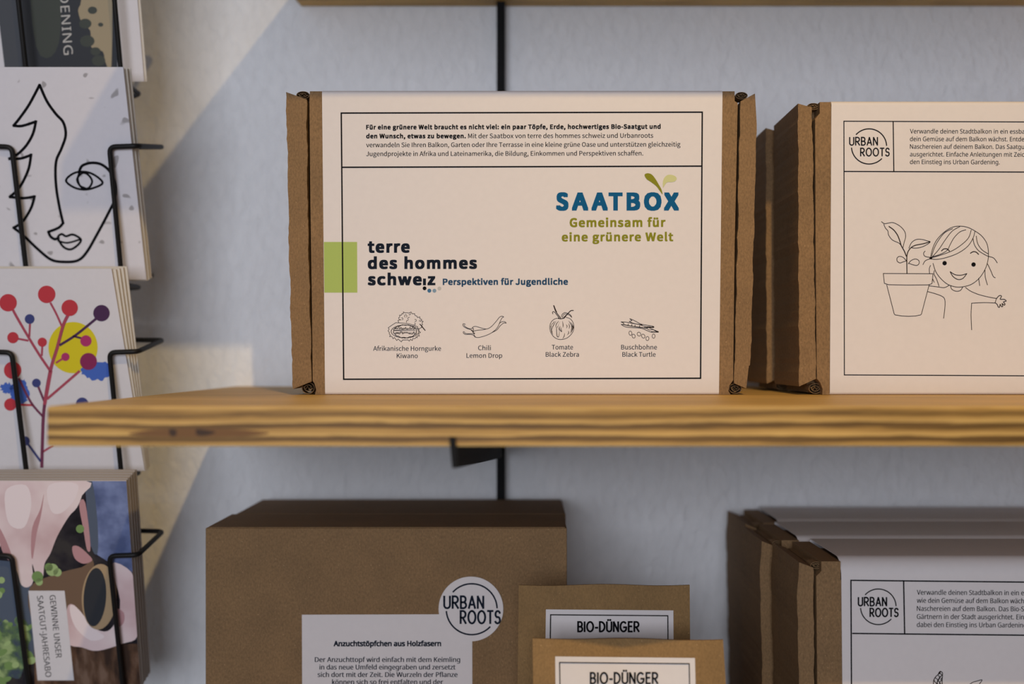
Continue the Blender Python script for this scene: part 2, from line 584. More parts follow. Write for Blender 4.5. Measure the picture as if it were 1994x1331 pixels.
def glyphs(body, bold, font, space):
    if font not in _gl:
        vs, _ = raw_text('H', 0.0, font, 1.0)
        _gl[font] = max(v[1] for v in vs)
    capu = _gl[font]
    vs, fs = raw_text(body, 0.0, font, space)
    return vs, fs, capu


# ------------------------------------------------------------------ the setting
mb = MB(); mb.box(-1.6, 1.9, WALL_Y, WALL_Y + 0.1, -0.9, 1.5, 'wall')
struct(mb.build('wall_back', loc=(0, WALL_Y, 0)))


def shelf(name, x_back, x_front, z_top, label, knots=False):
    t = MB()
    x1 = 1.25
    z0 = z_top - SHELF_T
    ol = [(x_front, SHELF_F), (x1, SHELF_F), (x1, WALL_Y - .0004), (x_back, WALL_Y - .0004)]
    bm = bmesh.new()
    a = [bm.verts.new((x, y, z0)) for x, y in ol]; b = [bm.verts.new((x, y, z_top)) for x, y in ol]
    bm.faces.new(a[::-1]); bm.faces.new(b)
    for i in range(4):
        j = (i + 1) % 4
        bm.faces.new((a[i], a[j], b[j], b[i]))
    bmesh.ops.bevel(bm, geom=list(bm.edges), offset=0.0007, segments=2, affect='EDGES')
    bm.normal_update()
    t.add([v.co.copy() for v in bm.verts], [[v.index for v in f.verts] for f in bm.faces] if not bm.verts.index_update() else [], 'ply')
    bm.free()
    if knots:
        pr = Printer(t, YP(SHELF_F), 0.00008)
        pr.poly([(329, 836), (338, 835), (344, 838), (342, 848), (332, 848)], 'knot', .6, smooth=3); pr.poly([(340, 838), (384, 837), (386, 847), (342, 848)], 'knot2', .3, smooth=3)
        pr.poly([(382, 835), (396, 836), (408, 838), (420, 841), (404, 847), (384, 847)], 'knot', .6, smooth=3)
        pr.poly([(285, 838), (320, 835), (420, 834), (520, 841), (500, 847), (420, 850), (320, 850), (250, 845)], 'knot2', -.4, smooth=4)
    o = t.build(name, loc=((x_back + x1) / 2, (SHELF_F + WALL_Y) / 2, z0))
    return tag(o, label, 'shelf', 'plywood wall shelves')


shelf('wall_shelf', -0.212, -0.2078, SHELF_Z, 'plywood shelf in the middle, carrying the two white sleeved boxes', True)
shelf('wall_shelf', -0.164, -0.185, UP_Z + SHELF_T, 'plywood shelf at the top edge, only its underside showing')
shelf('wall_shelf', -0.21, -0.208, LOW_Z, 'lowest plywood shelf, under the kraft boxes and paper bags')

# slotted wall rail
rl = thing('shelf_rail', (-0.0166, WALL_Y, -0.45), 'black slotted steel rail running up the white wall behind the boxes', 'rail')
t = MB()
xa, xb = (968 - PX) / F * WALL_Y, (984 - PX) / F * WALL_Y
t.box(xa, xb, WALL_Y - 0.012, WALL_Y - 0.0002, -0.6, 0.9, 'steel')
t.build('channel', rl)
t = MB()
for i in range(60):
    z = -0.58 + i * 0.024
    t.box(xa + .0012, xb - .0012, WALL_Y - 0.0128, WALL_Y - 0.0119, z, z + 0.012, 'steel')
s_ = t.build('slot_strip', rl)

# bracket under the middle shelf
br = thing('shelf_bracket', (-0.022, WALL_Y - .012, SHELF_Z - SHELF_T - 0.03), 'black steel bracket hooked under the middle plywood shelf', 'bracket')
t = MB()
zb = SHELF_Z - SHELF_T
pf, pb = Vector((-0.0300, SHELF_F - .0008, 0)), Vector(((976 - PX) / F * WALL_Y, WALL_Y - .0122, 0))
dr = (pb - pf).normalized(); sd = Vector((-dr.y, dr.x, 0)) * 0.0011


def brk(u, z):
    return pf + (pb - pf) * u + Vector((0, 0, z))


prof = [(0, zb - .0003), (1, zb - .0003), (1, zb - .032), (.93, zb - .032), (0.0, zb - .0092)]
fr = [brk(u, z) - sd for u, z in prof]; bk = [brk(u, z) + sd for u, z in prof]
t.prism(fr, bk, 'steel')
t.build('arm_plate', br)
t = MB()
v = []
tx0, tx1 = -0.0320, -0.0292
fr = [Vector((x, SHELF_F - .0022, z)) for x, z in ((tx0 - .0003, zb + .0042), (tx1 - .0004, zb + .0042), (tx1 + .0004, zb - .0092), (tx0 + .0009, zb - .0092))]
bk = [p + Vector((0, .0018, 0)) for p in fr]
t.prism(fr, bk, 'steel')
t.build('front_lip', br)


# ------------------------------------------------------------------ sleeved mailer boxes
def wavy(pts, amp=1.3, step=9.0, seed=0):
    """roughen the long vertical runs of an outline given in pixels"""
    rnd = random.Random(seed); out = []
    k = len(pts)
    for i in range(k):
        a, b = Vector(pts[i]), Vector(pts[(i + 1) % k])
        out.append(tuple(a))
        n = int((b - a).length / step)
        if abs(b.y - a.y) > 60:
            ph = rnd.random() * 6
            for j in range(1, n):
                q = a.lerp(b, j / n)
                q.x += amp * (math.sin(j * .55 + ph) * .6 + rnd.uniform(-.5, .5))
                out.append(tuple(q))
    return out


def corr_roll(mb, px, py, Y, wpx, hpx, up):
    """rolled corrugated end seen in a corner hollow: outer and inner liner with a fluted sheet between"""
    s = Y / F
    c = P(px, py, Y)
    for k, (rx, rz) in enumerate(((1.0, 1.0), (0.62, 0.55))):
        n = 22
        outp, inp = [], []
        for i in range(n):
            a = 2 * math.pi * i / n
            outp.append(c + Vector((rx * wpx / 2 * s * math.cos(a), 0, rz * hpx / 2 * s * math.sin(a))))
            inp.append(c + Vector(((rx * wpx / 2 - 1.0) * s * math.cos(a), 0, (rz * hpx / 2 - 1.0) * s * math.sin(a))))
        dpt = Vector((0, 0.009, 0))
        vs = outp + inp + [p + dpt for p in outp] + [p + dpt for p in inp]
        fs = []
        for i in range(n):
            j = (i + 1) % n
            fs += [(i, j, n + j, n + i), (i, 2 * n + i, 2 * n + j, j), (n + i, n + j, 3 * n + j, 3 * n + i)]
        mb.add(vs, fs, 'kraft_edge')
    # fluted strip
    n = 14; wv = []
    for i in range(n + 1):
        u = i / n
        wv.append(c + Vector(((u - .5) * wpx * .8 * s, 0, math.sin(u * 18) * hpx * .12 * s)))
    vs = wv + [p + Vector((0, 0, 0.9 * s)) for p in wv] + [p + Vector((0, .018, 0)) for p in wv] + [p + Vector((0, .018, .9 * s)) for p in wv]
    m = n + 1
    fs = []
    for i in range(n):
        fs += [(i, i + 1, m + i + 1, m + i), (i, 2 * m + i, 2 * m + i + 1, i + 1), (m + i, m + i + 1, 3 * m + i + 1, 3 * m + i)]
    mb.add(vs, fs, 'kraft_edge')


def sleeved_box(name, Y, depth, base, ztop, body, lflap, rflap, sleeve, rolls, label, cat='box', group=None, rt=0.0022, seed=1, lift=0.0006, art=None):
    """body/lflap/rflap: outlines in pixels on the front plane; sleeve: (xl_top, xl_bot, xr_top, xr_bot) in pixels"""
    cx = (sleeve[0] + sleeve[2]) / 2
    root = thing(name, (P(cx, 0, Y).x, Y + depth / 2, base), label, cat, group)
    Yb = Y + 0.0007
    D = Vector((0, depth, 0))

    def ext(mb_, outline, y0, dd, mat):
        a = [P(x, y, Y) + Vector((0, y0 - Y, 0)) for x, y in outline]
        mb_.prism(a, [p + Vector((0, dd, 0)) for p in a], mat)

    bo = [body[0], (sleeve[0] - 0.5, body[0][1]), (sleeve[0] - 0.5, body[0][1] + rt * F / Y), (sleeve[2] + 0.5, body[0][1] + rt * F / Y), (sleeve[2] + 0.5, body[0][1])] + list(body[1:])
    t = MB(); ext(t, bo, Yb, depth - .0008, 'kraft'); t.build('body', root)
    t = MB(); ext(t, wavy(lflap, seed=seed), Yb + .0006, depth - .002, 'kraft'); t.build('side_wall', root)
    t = MB(); ext(t, wavy(rflap, seed=seed + 1), Yb + .0006, depth - .002, 'kraft'); t.build('side_wall', root)
    t = MB()
    xl = P(max(p[0] for p in lflap) - 8, 0, Y).x; xr = P(min(p[0] for p in rflap) + 8, 0, Y).x
    t.box(xl, xr, Yb + .0125, Yb + depth - .004, base + .0012, ztop - (.0010 if rt < .005 else .0035), 'kraft'); t.build('gap_filler', root)  # added filler block: shuts out wall light so side gaps and hollows stay dark
    for r_ in rolls:
        t = MB(); corr_roll(t, r_[0], r_[1], Y + .0055, r_[2], r_[3], 1)
        t.build('corrugated_tuck', root)
    # paper sleeve: a closed band round front, top, back and underside
    t = MB()
    rb = 0.0018
    loop = []
    y0, y1 = Y, Y + depth + .0006
    z0, z1 = base + 0.00005, ztop + lift

    def corner(cy, cz, r, a0, a1, n=7):
        return [(cy + r * math.cos(math.radians(a0 + (a1 - a0) * i / n)), cz + r * math.sin(math.radians(a0 + (a1 - a0) * i / n))) for i in range(n + 1)]
    loop += corner(y0 + rb, z0 + rb, rb, 270, 180)
    nfr = 8
    loop += [(y0, z0 + rb + (z1 - rt - z0 - rb) * i / nfr) for i in range(1, nfr)]
    loop += corner(y0 + rt, z1 - rt, rt, 180, 90, 10)
    loop += corner(y1 - rb, z1 - rb, rb, 90, 0)
    loop += corner(y1 - rb, z0 + rb, rb, 0, -90)
    k = len(loop)
    zz0, zz1 = base, ztop

    def xe(z, a, b):
        u = (z - zz0) / (zz1 - zz0)
        return P(b + (a - b) * u, 0, Y).x
    Lo = [Vector((xe(z, sleeve[0], sleeve[1]), y, z)) for y, z in loop]
    Ro = [Vector((xe(z, sleeve[2], sleeve[3]), y, z)) for y, z in loop]
    t.add(Lo + Ro, [(i, (i + 1) % k, k + (i + 1) % k, k + i) for i in range(k)], 'paper', True)
    # paper thickness seen on the cut ends
    cyc, czc = (y0 + y1) / 2, (z0 + z1) / 2
    for E_ in (Lo, Ro):
        I_ = [Vector((p.x, p.y + (.0003 if p.y < cyc else -.0003), p.z + (.0003 if p.z < czc else -.0003))) for p in E_]
        t.add(E_ + I_, [(i, (i + 1) % k, k + (i + 1) % k, k + i) for i in range(k)], 'paper')
    if art:
        art(Printer(t, YP(Y)))
    t.build('paper_sleeve', root)
    return root


def logo(pr, c, r, urban, roots, cap_u, cap_r, lw, fw, mat='ink'):
    pr.arc(c, r, 137, 3, lw, mat); pr.arc(c, r, 185, 316, lw, mat)
    pr.deco('URBAN', (urban[0], urban[2]), (urban[1], urban[2]), cap_u, fw, mat, .3)
    pr.deco('ROOTS', (roots[0], roots[2]), (roots[1], roots[2]), cap_r, fw, mat, .3)


def zmap(pts, sc_, ox, oy):
    return [(x / sc_ + ox, y / sc_ + oy) for x, y in pts]


def art_main(pr):
    ink = 'ink'
    pr.poly([(630.6, 470.8), (695.3, 470.8), (695.8, 569.4), (631.6, 569.4)], 'green', -.4)
    pr.rect([(664.5, 220), (1367.5, 218.2), (1364.2, 736), (669.2, 738)], 2.7, ink)
    pr.line([(665.5, 325.5), (1366.5, 323.2)], 2.7, ink, lift=.2)
    B = .062
    pr.text('Für eine grünere Welt braucht es nicht viel: ein paar Töpfe, Erde, hochwertiges Bio-Saatgut und', (713, 252), (1286.5, 250.6), 9.0, ink, B, space=1.05)
    pr.text('den Wunsch, etwas zu bewegen.', (713, 269.3), (907, 269), 9.0, ink, B, space=1.05)
    pr.text('Mit der Saatbox von terre des hommes schweiz und Urbanroots', (911.5, 269), (1272, 268), 9.0, ink, .014)
    pr.text('verwandeln Sie Ihren Balkon, Garten oder Ihre Terrasse in eine kleine grüne Oase und unterstützen gleichzeitig', (713, 286.5), (1325, 285.2), 9.0, ink, .014)
    pr.text('Jugendprojekte in Afrika und Lateinamerika, die Bildung, Einkommen und Perspektiven schaffen.', (713, 303.8), (1252.5, 302.5), 9.0, ink, .014)
    for ch, a, b in (('S', 160, 335), ('A', 380, 610), ('A', 652, 880), ('T', 890, 1085), ('B', 1140, 1330), ('O', 1380, 1625), ('X', 1655, 1868)):
        y = 409.7
        pr.text(ch, (1060 + a / 7.12, y), (1060 + b / 7.12, y), 35.2, 'blue', .07)
    z = lambda p: zmap(p, 7.12, 1060, 320)
    pr.poly(z([(1390, 155), (1400, 130), (1440, 122), (1490, 140), (1540, 200), (1590, 285), (1625, 350), (1638, 415), (1600, 365), (1550, 300), (1480, 245), (1420, 205)]), 'olive', .5, 4)
    pr.poly(z([(1648, 320), (1642, 250), (1660, 190), (1700, 150), (1750, 142), (1810, 160), (1835, 195), (1815, 230), (1770, 245), (1720, 245), (1690, 258), (1667, 290)]), 'leafpale', .5, 4)
    pr.text('Gemeinsam für', (1109.2, 442), (1296, 441.5), 17.6, 'olive', .055, space=1.06)
    pr.text('eine grünere Welt', (1093.8, 469.8), (1311, 469.3), 17.0, 'olive', .055, space=1.06)
    pr.text('terre', (716, 491.9), (798, 491.7), 23.4, 'navy', .068, space=1.07)
    pr.text('des hommes', (716, 523.5), (928.8, 523.2), 23.0, 'navy', .068, space=1.07)
    pr.text('schwe', (716, 555.2), (821.4, 555.1), 23.0, 'navy', .068, space=1.07)
    pr.poly([(823.6, 542), (829.4, 542), (829.4, 555.1), (823.6, 555.1)], 'navy')
    pr.text('z', (832.4, 555.1), (847.8, 555), 23.0, 'navy', .068, space=1.07)
    pr.disc((826.7, 561), 3.7, 'ink'); pr.disc((836, 565.6), 3.8, 'dot1'); pr.disc((845.9, 565.7), 3.7, 'dot2'); pr.disc((855.6, 561.2), 3.6, 'dot3')
    pr.text('Perspektiven für Jugendliche', (862.2, 554.6), (1106, 554.2), 12.4, 'dkblue', .058, space=1.03)
    for tx, a, b, y in (('Afrikanische Horngurke', 726.8, 858.8, 682.6), ('Kiwano', 772.5, 813.5, 696.8), ('Chili', 931, 955.8, 681.4), ('Lemon Drop', 908.3, 978, 696.3),
                        ('Tomate', 1074.4, 1115.8, 680), ('Black Zebra', 1062.6, 1127.3, 694.1), ('Buschbohne', 1209.6, 1279.3, 680), ('Black Turtle', 1212, 1276.7, 694.1)):
        pr.text(tx, (a, y), (b, y), 9.0, 'navy', .010)
    sk = 'sketch'
    z = lambda p: zmap(p, 6.647, 700, 580)
    # horned cucumber
    back = [(510, 320), (498, 292), (516, 280), (506, 255), (522, 245), (518, 222), (540, 222), (550, 200), (566, 205), (568, 180), (590, 192), (618, 190), (640, 194), (668, 180), (680, 202), (714, 202), (718, 224), (742, 232), (752, 252), (782, 244), (782, 268), (806, 276), (798, 294), (824, 302), (808, 322), (818, 344), (798, 352), (806, 380), (770, 396)]
    pr.line(z(back), .95, sk)
    for c, r, a0, a1 in (((598, 232), 16, -60, 250), ((550, 268), 13, -80, 120), ((640, 264), 15, 60, 250), ((622, 305), 16, 60, 220), ((722, 290), 14, -120, 120), ((712, 335), 12, -120, 100), ((780, 300), 9, -40, 160), ((648, 205), 12, -140, 40), ((530, 285), 8, 0, 200)):
        cc = z([c])[0]; pr.arc(cc, r / 6.647, a0, a1, .85, sk, n=10)
    ofr = [(470, 318), (420, 350), (372, 384), (384, 400), (370, 425), (388, 445), (384, 462), (400, 478), (390, 498), (418, 496), (436, 526), (452, 510), (482, 548), (500, 530), (542, 566), (556, 542), (628, 540), (644, 556), (660, 534), (684, 548), (690, 522), (716, 526), (740, 500), (746, 516), (752, 486), (776, 492), (764, 464), (790, 442), (768, 432), (772, 404), (755, 390), (752, 368)]
    pr.line(z(ofr), .95, sk)
    pr.line(z([(470, 318), (540, 322), (620, 330), (700, 350), (752, 372)]), .95, sk, smooth=4)
    ell = lambda cx, cy, rx, ry, n=40, w=0.0, s0=3: [(cx + (rx + w * math.sin(i * s0)) * math.cos(2 * math.pi * i / n), cy + (ry + w * math.sin(i * s0)) * math.sin(2 * math.pi * i / n)) for i in range(n)]
    pr.line(z(ell(588, 432, 178, 84, 60, 3)), 1.0, sk, True)
    pr.line(z(ell(590, 430, 150, 82, 60, 4, 5)), 1.25, sk, True)
    pr.line(z([(448, 416), (560, 412), (690, 412), (738, 424), (560, 424), (448, 420)]), .8, sk)
    rr = random.Random(3)
    for yy in (392, 450):
        zz = [(455 + i * 9.5, yy + rr.uniform(-20, 18)) for i in range(29)]
        pr.line(z(zz), 1.0, sk)
    pr.line(z([(455, 398), (730, 398)]), .6, sk); pr.line(z([(458, 446), (735, 452)]), .7, sk)
    pr.line(z([(782, 338), (806, 362), (828, 392), (850, 418)]), 1.7, sk)
    # chilli
    pr.line(z([(1370, 340), (1352, 332), (1338, 338), (1342, 360), (1362, 378), (1400, 396), (1436, 408), (1462, 430)]), 1.0, sk, smooth=4)
    pr.line(z([(1352, 348), (1372, 372), (1412, 392), (1448, 396), (1470, 374)]), 1.0, sk, smooth=4)
    pr.line(z([(1466, 376), (1500, 366), (1560, 382), (1620, 398), (1660, 396), (1710, 366), (1770, 300), (1810, 250), (1842, 234), (1866, 244), (1846, 256), (1822, 300), (1806, 340), (1770, 400), (1700, 455), (1620, 490), (1540, 510), (1500, 502), (1482, 470), (1490, 450)]), 1.0, sk, smooth=4)
    pr.line(z([(1470, 440), (1490, 424), (1540, 414), (1600, 410), (1650, 398)]), 1.0, sk, smooth=4)
    pr.line(z([(1808, 330), (1840, 308), (1880, 306), (1898, 324), (1868, 322), (1820, 360), (1780, 410), (1716, 446)]), 1.0, sk, smooth=4)
    pr.line(z([(1362, 440), (1344, 436), (1346, 454), (1372, 470), (1420, 470), (1466, 476), (1500, 508)]), 1.0, sk, smooth=4)
    pr.line(z([(1358, 450), (1390, 460), (1440, 460), (1482, 462)]), 1.0, sk, smooth=4)
    pr.line(z([(1452, 410), (1474, 448), (1492, 458)]), 1.3, sk); pr.line(z([(1464, 384), (1476, 400), (1470, 446)]), 1.2, sk)
    z = lambda p: zmap(p, 7.669, 1050, 580)
    # tomato
    pr.line(z([(290, 298), (230, 312), (180, 356), (158, 420), (168, 500), (210, 570), (270, 610), (335, 618), (410, 598), (470, 550), (508, 490), (518, 420), (500, 355), (460, 308), (400, 288)]), 1.0, sk, smooth=5)
    pr.line(z([(285, 304), (320, 310), (365, 302)]), 1.4, sk)
    pr.line(z([(214, 110), (228, 150), (250, 205), (320, 300)]), 1.5, sk, smooth=4); pr.line(z([(222, 112), (240, 160), (262, 210)]), 1.0, sk, smooth=4)
    pr.line(z([(204, 236), (198, 212), (216, 202), (244, 226), (300, 302)]), 1.2, sk, smooth=4)
    pr.line(z([(510, 186), (470, 190), (420, 240), (372, 300)]), 1.6, sk, smooth=4); pr.line(z([(440, 225), (400, 255), (352, 300)]), 1.0, sk)
    pr.line(z([(328, 284), (345, 240), (380, 218), (420, 226), (465, 250), (488, 290)]), 1.0, sk, smooth=4); pr.line(z([(345, 290), (362, 250), (395, 236), (450, 254), (480, 282)]), 1.0, sk, smooth=4)
    for p in ([(225, 350), (195, 390)], [(250, 345), (205, 420), (190, 470)], [(290, 342), (255, 390), (246, 440)], [(300, 360), (280, 420), (262, 440), (260, 500), (268, 570), (290, 575), (300, 500), (286, 430)],
              [(310, 420), (300, 460), (315, 490)], [(325, 430), (320, 480), (336, 500), (330, 450)], [(348, 345), (356, 400), (354, 440)], [(405, 395), (416, 420), (408, 450)], [(440, 340), (480, 400), (500, 440)], [(440, 380), (452, 420), (445, 460)],
              [(470, 360), (500, 410), (490, 480), (460, 530)], [(500, 400), (508, 440), (480, 510)], [(435, 490), (440, 520), (420, 550)], [(380, 525), (372, 570), (350, 605)], [(170, 420), (185, 500), (205, 545)], [(185, 380), (175, 440), (195, 510)], [(480, 400), (485, 450), (470, 500)]):
        pr.line(z(p), 1.25, sk, smooth=4, taper=True)
    # beans
    pr.line(z([(1222, 356), (1300, 360), (1400, 378), (1500, 398), (1580, 425), (1660, 450), (1740, 486), (1775, 502)]), 1.1, sk, smooth=4)
    pr.line(z([(1225, 394), (1290, 430), (1400, 442), (1520, 450), (1600, 480), (1680, 510), (1775, 508)]), 1.1, sk, smooth=4)
    pr.line(z([(1222, 356), (1262, 372), (1262, 396), (1225, 394)]), 1.2, sk)
    pr.line(z([(1262, 396), (1340, 412), (1440, 428), (1540, 440), (1620, 455)]), 1.5, sk, smooth=4)
    for x, y in ((1330, 392), (1385, 400), (1432, 412), (1500, 420), (1580, 434)):
        pr.line(z([(x, y - 8), (x - 4, y + 16)]), 1.3, sk)
    pr.line(z([(1352, 308), (1400, 326), (1450, 352), (1520, 388), (1600, 404), (1680, 416), (1715, 428)]), 1.1, sk, smooth=4)
    pr.line(z([(1345, 350), (1390, 370), (1450, 386), (1540, 400)]), 1.1, sk, smooth=4); pr.line(z([(1352, 308), (1385, 335), (1345, 350)]), 1.1, sk)
    pr.line(z([(1590, 432), (1650, 428), (1712, 436), (1690, 422)]), 1.5, sk); pr.line(z([(1600, 440), (1660, 440), (1710, 440)]), 1.1, sk)
    pr.line(z([(1620, 466), (1650, 476), (1700, 470), (1735, 492), (1670, 500)]), 1.0, sk, smooth=3); pr.line(z([(1735, 490), (1778, 506)]), 2.4, sk)
    for c, rx, ry, ro in (((1362, 524), 22, 32, -.2), ((1410, 568), 23, 29, -.3), ((1490, 538), 26, 30, -.6), ((1554, 568), 24, 31, -.5), ((1616, 604), 23, 30, .1), ((1708, 568), 22, 31, 0)):
        pts = [(c[0] + rx * math.cos(a) * math.cos(ro) - ry * math.sin(a) * math.sin(ro), c[1] + rx * math.cos(a) * math.sin(ro) + ry * math.sin(a) * math.cos(ro)) for a in [2 * math.pi * i / 20 for i in range(20)]]
        pr.line(z(pts), .95, sk, True)


def art_right(pr):
    ink = 'ink'
    pr.rect([(1643.3, 235.8), (2363, 238.8), (2360, 733), (1644.2, 729.6)], 1.8, ink)
    pr.line([(1645, 333.5), (2362, 336)], 2.0, ink, lift=.2); pr.line([(1739.3, 236.5), (1740.6, 333.5)], 2.0, ink, lift=.2)
    logo(pr, (1692.3, 284.9), 34.2, (1654.6, 1708.6, 282.3), (1676, 1731.4, 303.4), 15, 15, 2.1, 2.3)
    for tx, x1, y in (('Verwandle deinen Stadtbalkon in ein essbar', 2000.5, 259.6), ('dein Gemüse auf dem Balkon wächst. Entde', 1994.5, 274.6), ('Naschereien auf deinem Balkon. Das Saatgu', 1994.5, 289.4),
                      ('ausgerichtet. Einfache Anleitungen mit Zeic', 1994.5, 304.4), ('den Einstieg ins Urban Gardening.', 1946.8, 319.2)):
        pr.text(tx, (1772, y), (x1, y + .5), 8.7, ink, .009, 'wide')
    z = lambda p: zmap(p, 5.322, 1700, 410)
    W = 1.25
    L = lambda p, sm=5, w=W, cl=False: pr.line(z(p), w, 'sketch', cl, smooth=sm)
    # plant
    L([(88, 113), (118, 134), (160, 128), (210, 124), (280, 160), (328, 215), (338, 270), (322, 330), (312, 380)])
    L([(112, 140), (128, 178), (154, 210), (162, 252), (200, 302), (262, 332), (285, 350)])
    L([(165, 163), (215, 200), (255, 255), (280, 320), (292, 360), (325, 420), (345, 470)], w=1.9)
    L([(372, 388), (400, 330), (450, 298), (510, 298), (560, 312), (592, 322), (560, 350), (500, 378), (440, 388), (395, 382)])
    L([(592, 322), (520, 342), (440, 358), (395, 382), (365, 420), (352, 465), (350, 520), (352, 650)], w=1.8)
    L([(350, 522), (310, 482), (270, 474), (248, 494), (252, 524), (280, 540), (312, 530), (345, 520)])
    L([(365, 550), (395, 516), (440, 500), (474, 516), (478, 545), (455, 566), (415, 560), (370, 544)])
    # pot
    L([(107, 650), (622, 653), (612, 750), (606, 758), (570, 768), (360, 770), (160, 766), (118, 752)], 0, cl=True)
    L([(142, 768), (220, 1070), (232, 1080), (300, 1090), (370, 1093), (440, 1090), (492, 1080), (502, 1070), (582, 768)], 0)
    # head and hair
    L([(622, 545), (650, 630), (700, 700), (770, 760), (850, 788), (930, 788), (1020, 762), (1100, 700), (1160, 610), (1190, 520), (1196, 430), (1180, 340), (1130, 265), (1060, 212), (980, 172), (900, 160), (820, 172), (740, 220), (670, 290), (630, 360), (605, 440), (598, 490)])
    L([(825, 185), (740, 230), (670, 320), (630, 400), (608, 470)]); L([(900, 164), (820, 212), (750, 300), (690, 390), (640, 450), (600, 492)])
    L([(962, 198), (900, 220), (840, 280), (800, 350), (768, 410), (700, 450), (612, 478)]); L([(1018, 200), (990, 280), (920, 350), (820, 415), (700, 460), (606, 488)])
    L([(1056, 215), (1036, 285), (980, 370), (880, 440), (760, 485), (660, 504), (600, 498)])
    L([(1036, 285), (1050, 350), (1090, 410), (1150, 450), (1194, 472), (1250, 490), (1288, 540)]); L([(1070, 262), (1085, 340), (1130, 405), (1192, 446)])
    L([(540, 418), (524, 440), (536, 470), (580, 482), (612, 480)]); L([(518, 558), (540, 520), (580, 502), (606, 498)])
    L([(590, 490), (606, 496)], 0, 3.0)
    L([(596, 566), (584, 600), (586, 650)]); L([(636, 620), (632, 655), (660, 712), (684, 782)]); L([(618, 706), (634, 742)], 0)
    L([(1188, 552), (1220, 620), (1246, 680), (1268, 694)]); L([(1160, 615), (1164, 690), (1186, 768)]); L([(1094, 700), (1106, 776)], 0)
    L([(710, 416), (735, 396), (768, 396), (792, 418)], w=1.8); L([(1010, 440), (1040, 424), (1070, 430), (1094, 452)], w=1.8)
    pr.disc(z([(742, 543)])[0], 4.2, 'ink', .3); pr.disc(z([(1042, 557)])[0], 4.2, 'ink', .3)
    L([(800, 632), (850, 662), (910, 668), (972, 652)], w=1.5); L([(800, 632), (830, 682), (880, 712), (930, 702), (972, 652)], w=1.5)
    # body
    L([(804, 776), (816, 812), (860, 834), (905, 826), (930, 790)]); L([(582, 778), (680, 790), (740, 796), (790, 772)])
    L([(568, 838), (640, 858), (710, 884), (742, 915), (746, 990), (732, 1114)]); L([(958, 794), (1010, 832), (1090, 866), (1180, 890), (1282, 910)])
    L([(1270, 956), (1150, 952), (1022, 958)], 3); L([(1022, 958), (1016, 1080), (1022, 1234)], 3); L([(1280, 908), (1264, 956)], 0)
    L([(1280, 910), (1302, 884), (1322, 878), (1332, 888), (1318, 916), (1360, 918), (1380, 936), (1352, 944), (1368, 966), (1360, 978), (1338, 962), (1344, 990), (1330, 992), (1318, 970), (1310, 1000), (1296, 994), (1288, 972), (1270, 956)], 3, 1.5)


def art_low(pr):
    ink = 'ink'
    pr.rect([(1657, 1129.3), (2400, 1137), (2400, 1640), (1659.5, 1633)], 2.6, ink)
    pr.line([(1660, 1232.6), (2400, 1240.5)], 2.6, ink, lift=.2); pr.line([(1759.6, 1130), (1761.6, 1233.5)], 2.6, ink, lift=.2)
    logo(pr, (1710.3, 1180.8), 34.6, (1671.6, 1726.2, 1178.8), (1694.5, 1748.6, 1199.8), 16, 15.8, 2.2, 2.9)
    for tx, x1, y in (('Verwandle deinen Stadtbalkon in ein e', 1994, 1157.4), ('wie dein Gemüse auf dem Balkon wäch', 1994, 1173.1), ('Naschereien auf dem Balkon. Das Bio-S', 1994, 1188.8),
                      ('Gärtnern in der Stadt ausgerichtet. Ein', 1994, 1204.5), ('dabei den Einstieg ins Urban Gardening', 1999, 1220.2)):
        pr.text(tx, (1785.3, y), (x1, y + 1), 9.6, ink, .016, 'wide')
    sk = 'sketch'
    z = lambda p: zmap(p, 5.633, 1640, 1200)
    pr.line(z([(1000, 760), (1004, 700), (1024, 660), (1050, 636), (1068, 606), (1078, 600), (1098, 612), (1100, 640), (1096, 700), (1098, 760)]), 1.6, sk, smooth=3)
    for p in ([(1020, 670), (1050, 690), (1030, 760)], [(1050, 640), (1075, 665), (1052, 700), (1082, 740)], [(1096, 640), (1066, 668), (1042, 720), (1050, 760)], [(1096, 690), (1072, 715), (1060, 760)], [(1060, 612), (1090, 634)], [(1008, 700), (1030, 730)], [(1080, 604), (1060, 630)], [(1098, 665), (1080, 690)]):
        pr.line(z(p), 1.6, sk)
    pr.line(z([(1390, 750), (1430, 720), (1480, 706), (1528, 692), (1530, 704), (1504, 740), (1480, 790)]), 1.4, sk, smooth=3)
    # a line of tiny print on the top fold of the sleeve
    s2 = Plane((0, 0, -0.1103 + .0006), (0, 0, 1))
    p2 = Printer(pr.mb, s2, .00012)
    rr = random.Random(2); x = 1770
    while x < 1898:
        l_ = rr.uniform(5, 12); p2.line([(x, 1066.5 + (x - 1770) * .012), (x + l_, 1066.5 + (x + l_ - 1770) * .012)], 1.0, ink); x += l_ + 2.5


# middle shelf: the big sleeved box
main = sleeved_box(
    'seed_box', 0.64, 0.070, SHELF_Z, P(0, 177.5, .64).z,
    [(603, 177), (1431, 177), (1431, 196), (1437, 200), (1435, 300), (1431, 480), (1428, 740), (1421, 750), (1419, 761), (1423, 768), (613, 768), (615, 758), (612, 747), (608.5, 741), (607, 600), (604, 400), (602, 197)],
    [(556, 178), (576, 185), (596.5, 192.5), (598, 420), (606, 742.5), (569.5, 757), (567, 690), (562, 480), (558, 260)],
    [(1443, 196), (1471, 181), (1474.5, 240), (1472, 340), (1468, 480), (1463, 690), (1461, 711), (1459, 712), (1454, 756), (1430.5, 746), (1437, 480), (1440, 300)],
    (627, 633, 1407, 1400), [(600, 755, 25, 23), (1432, 756, 25, 20), (590, 185, 26, 15), (1444, 186, 24, 14)],
    'kraft box in white sleeve with green square and big blue heading', art=art_main, seed=3)

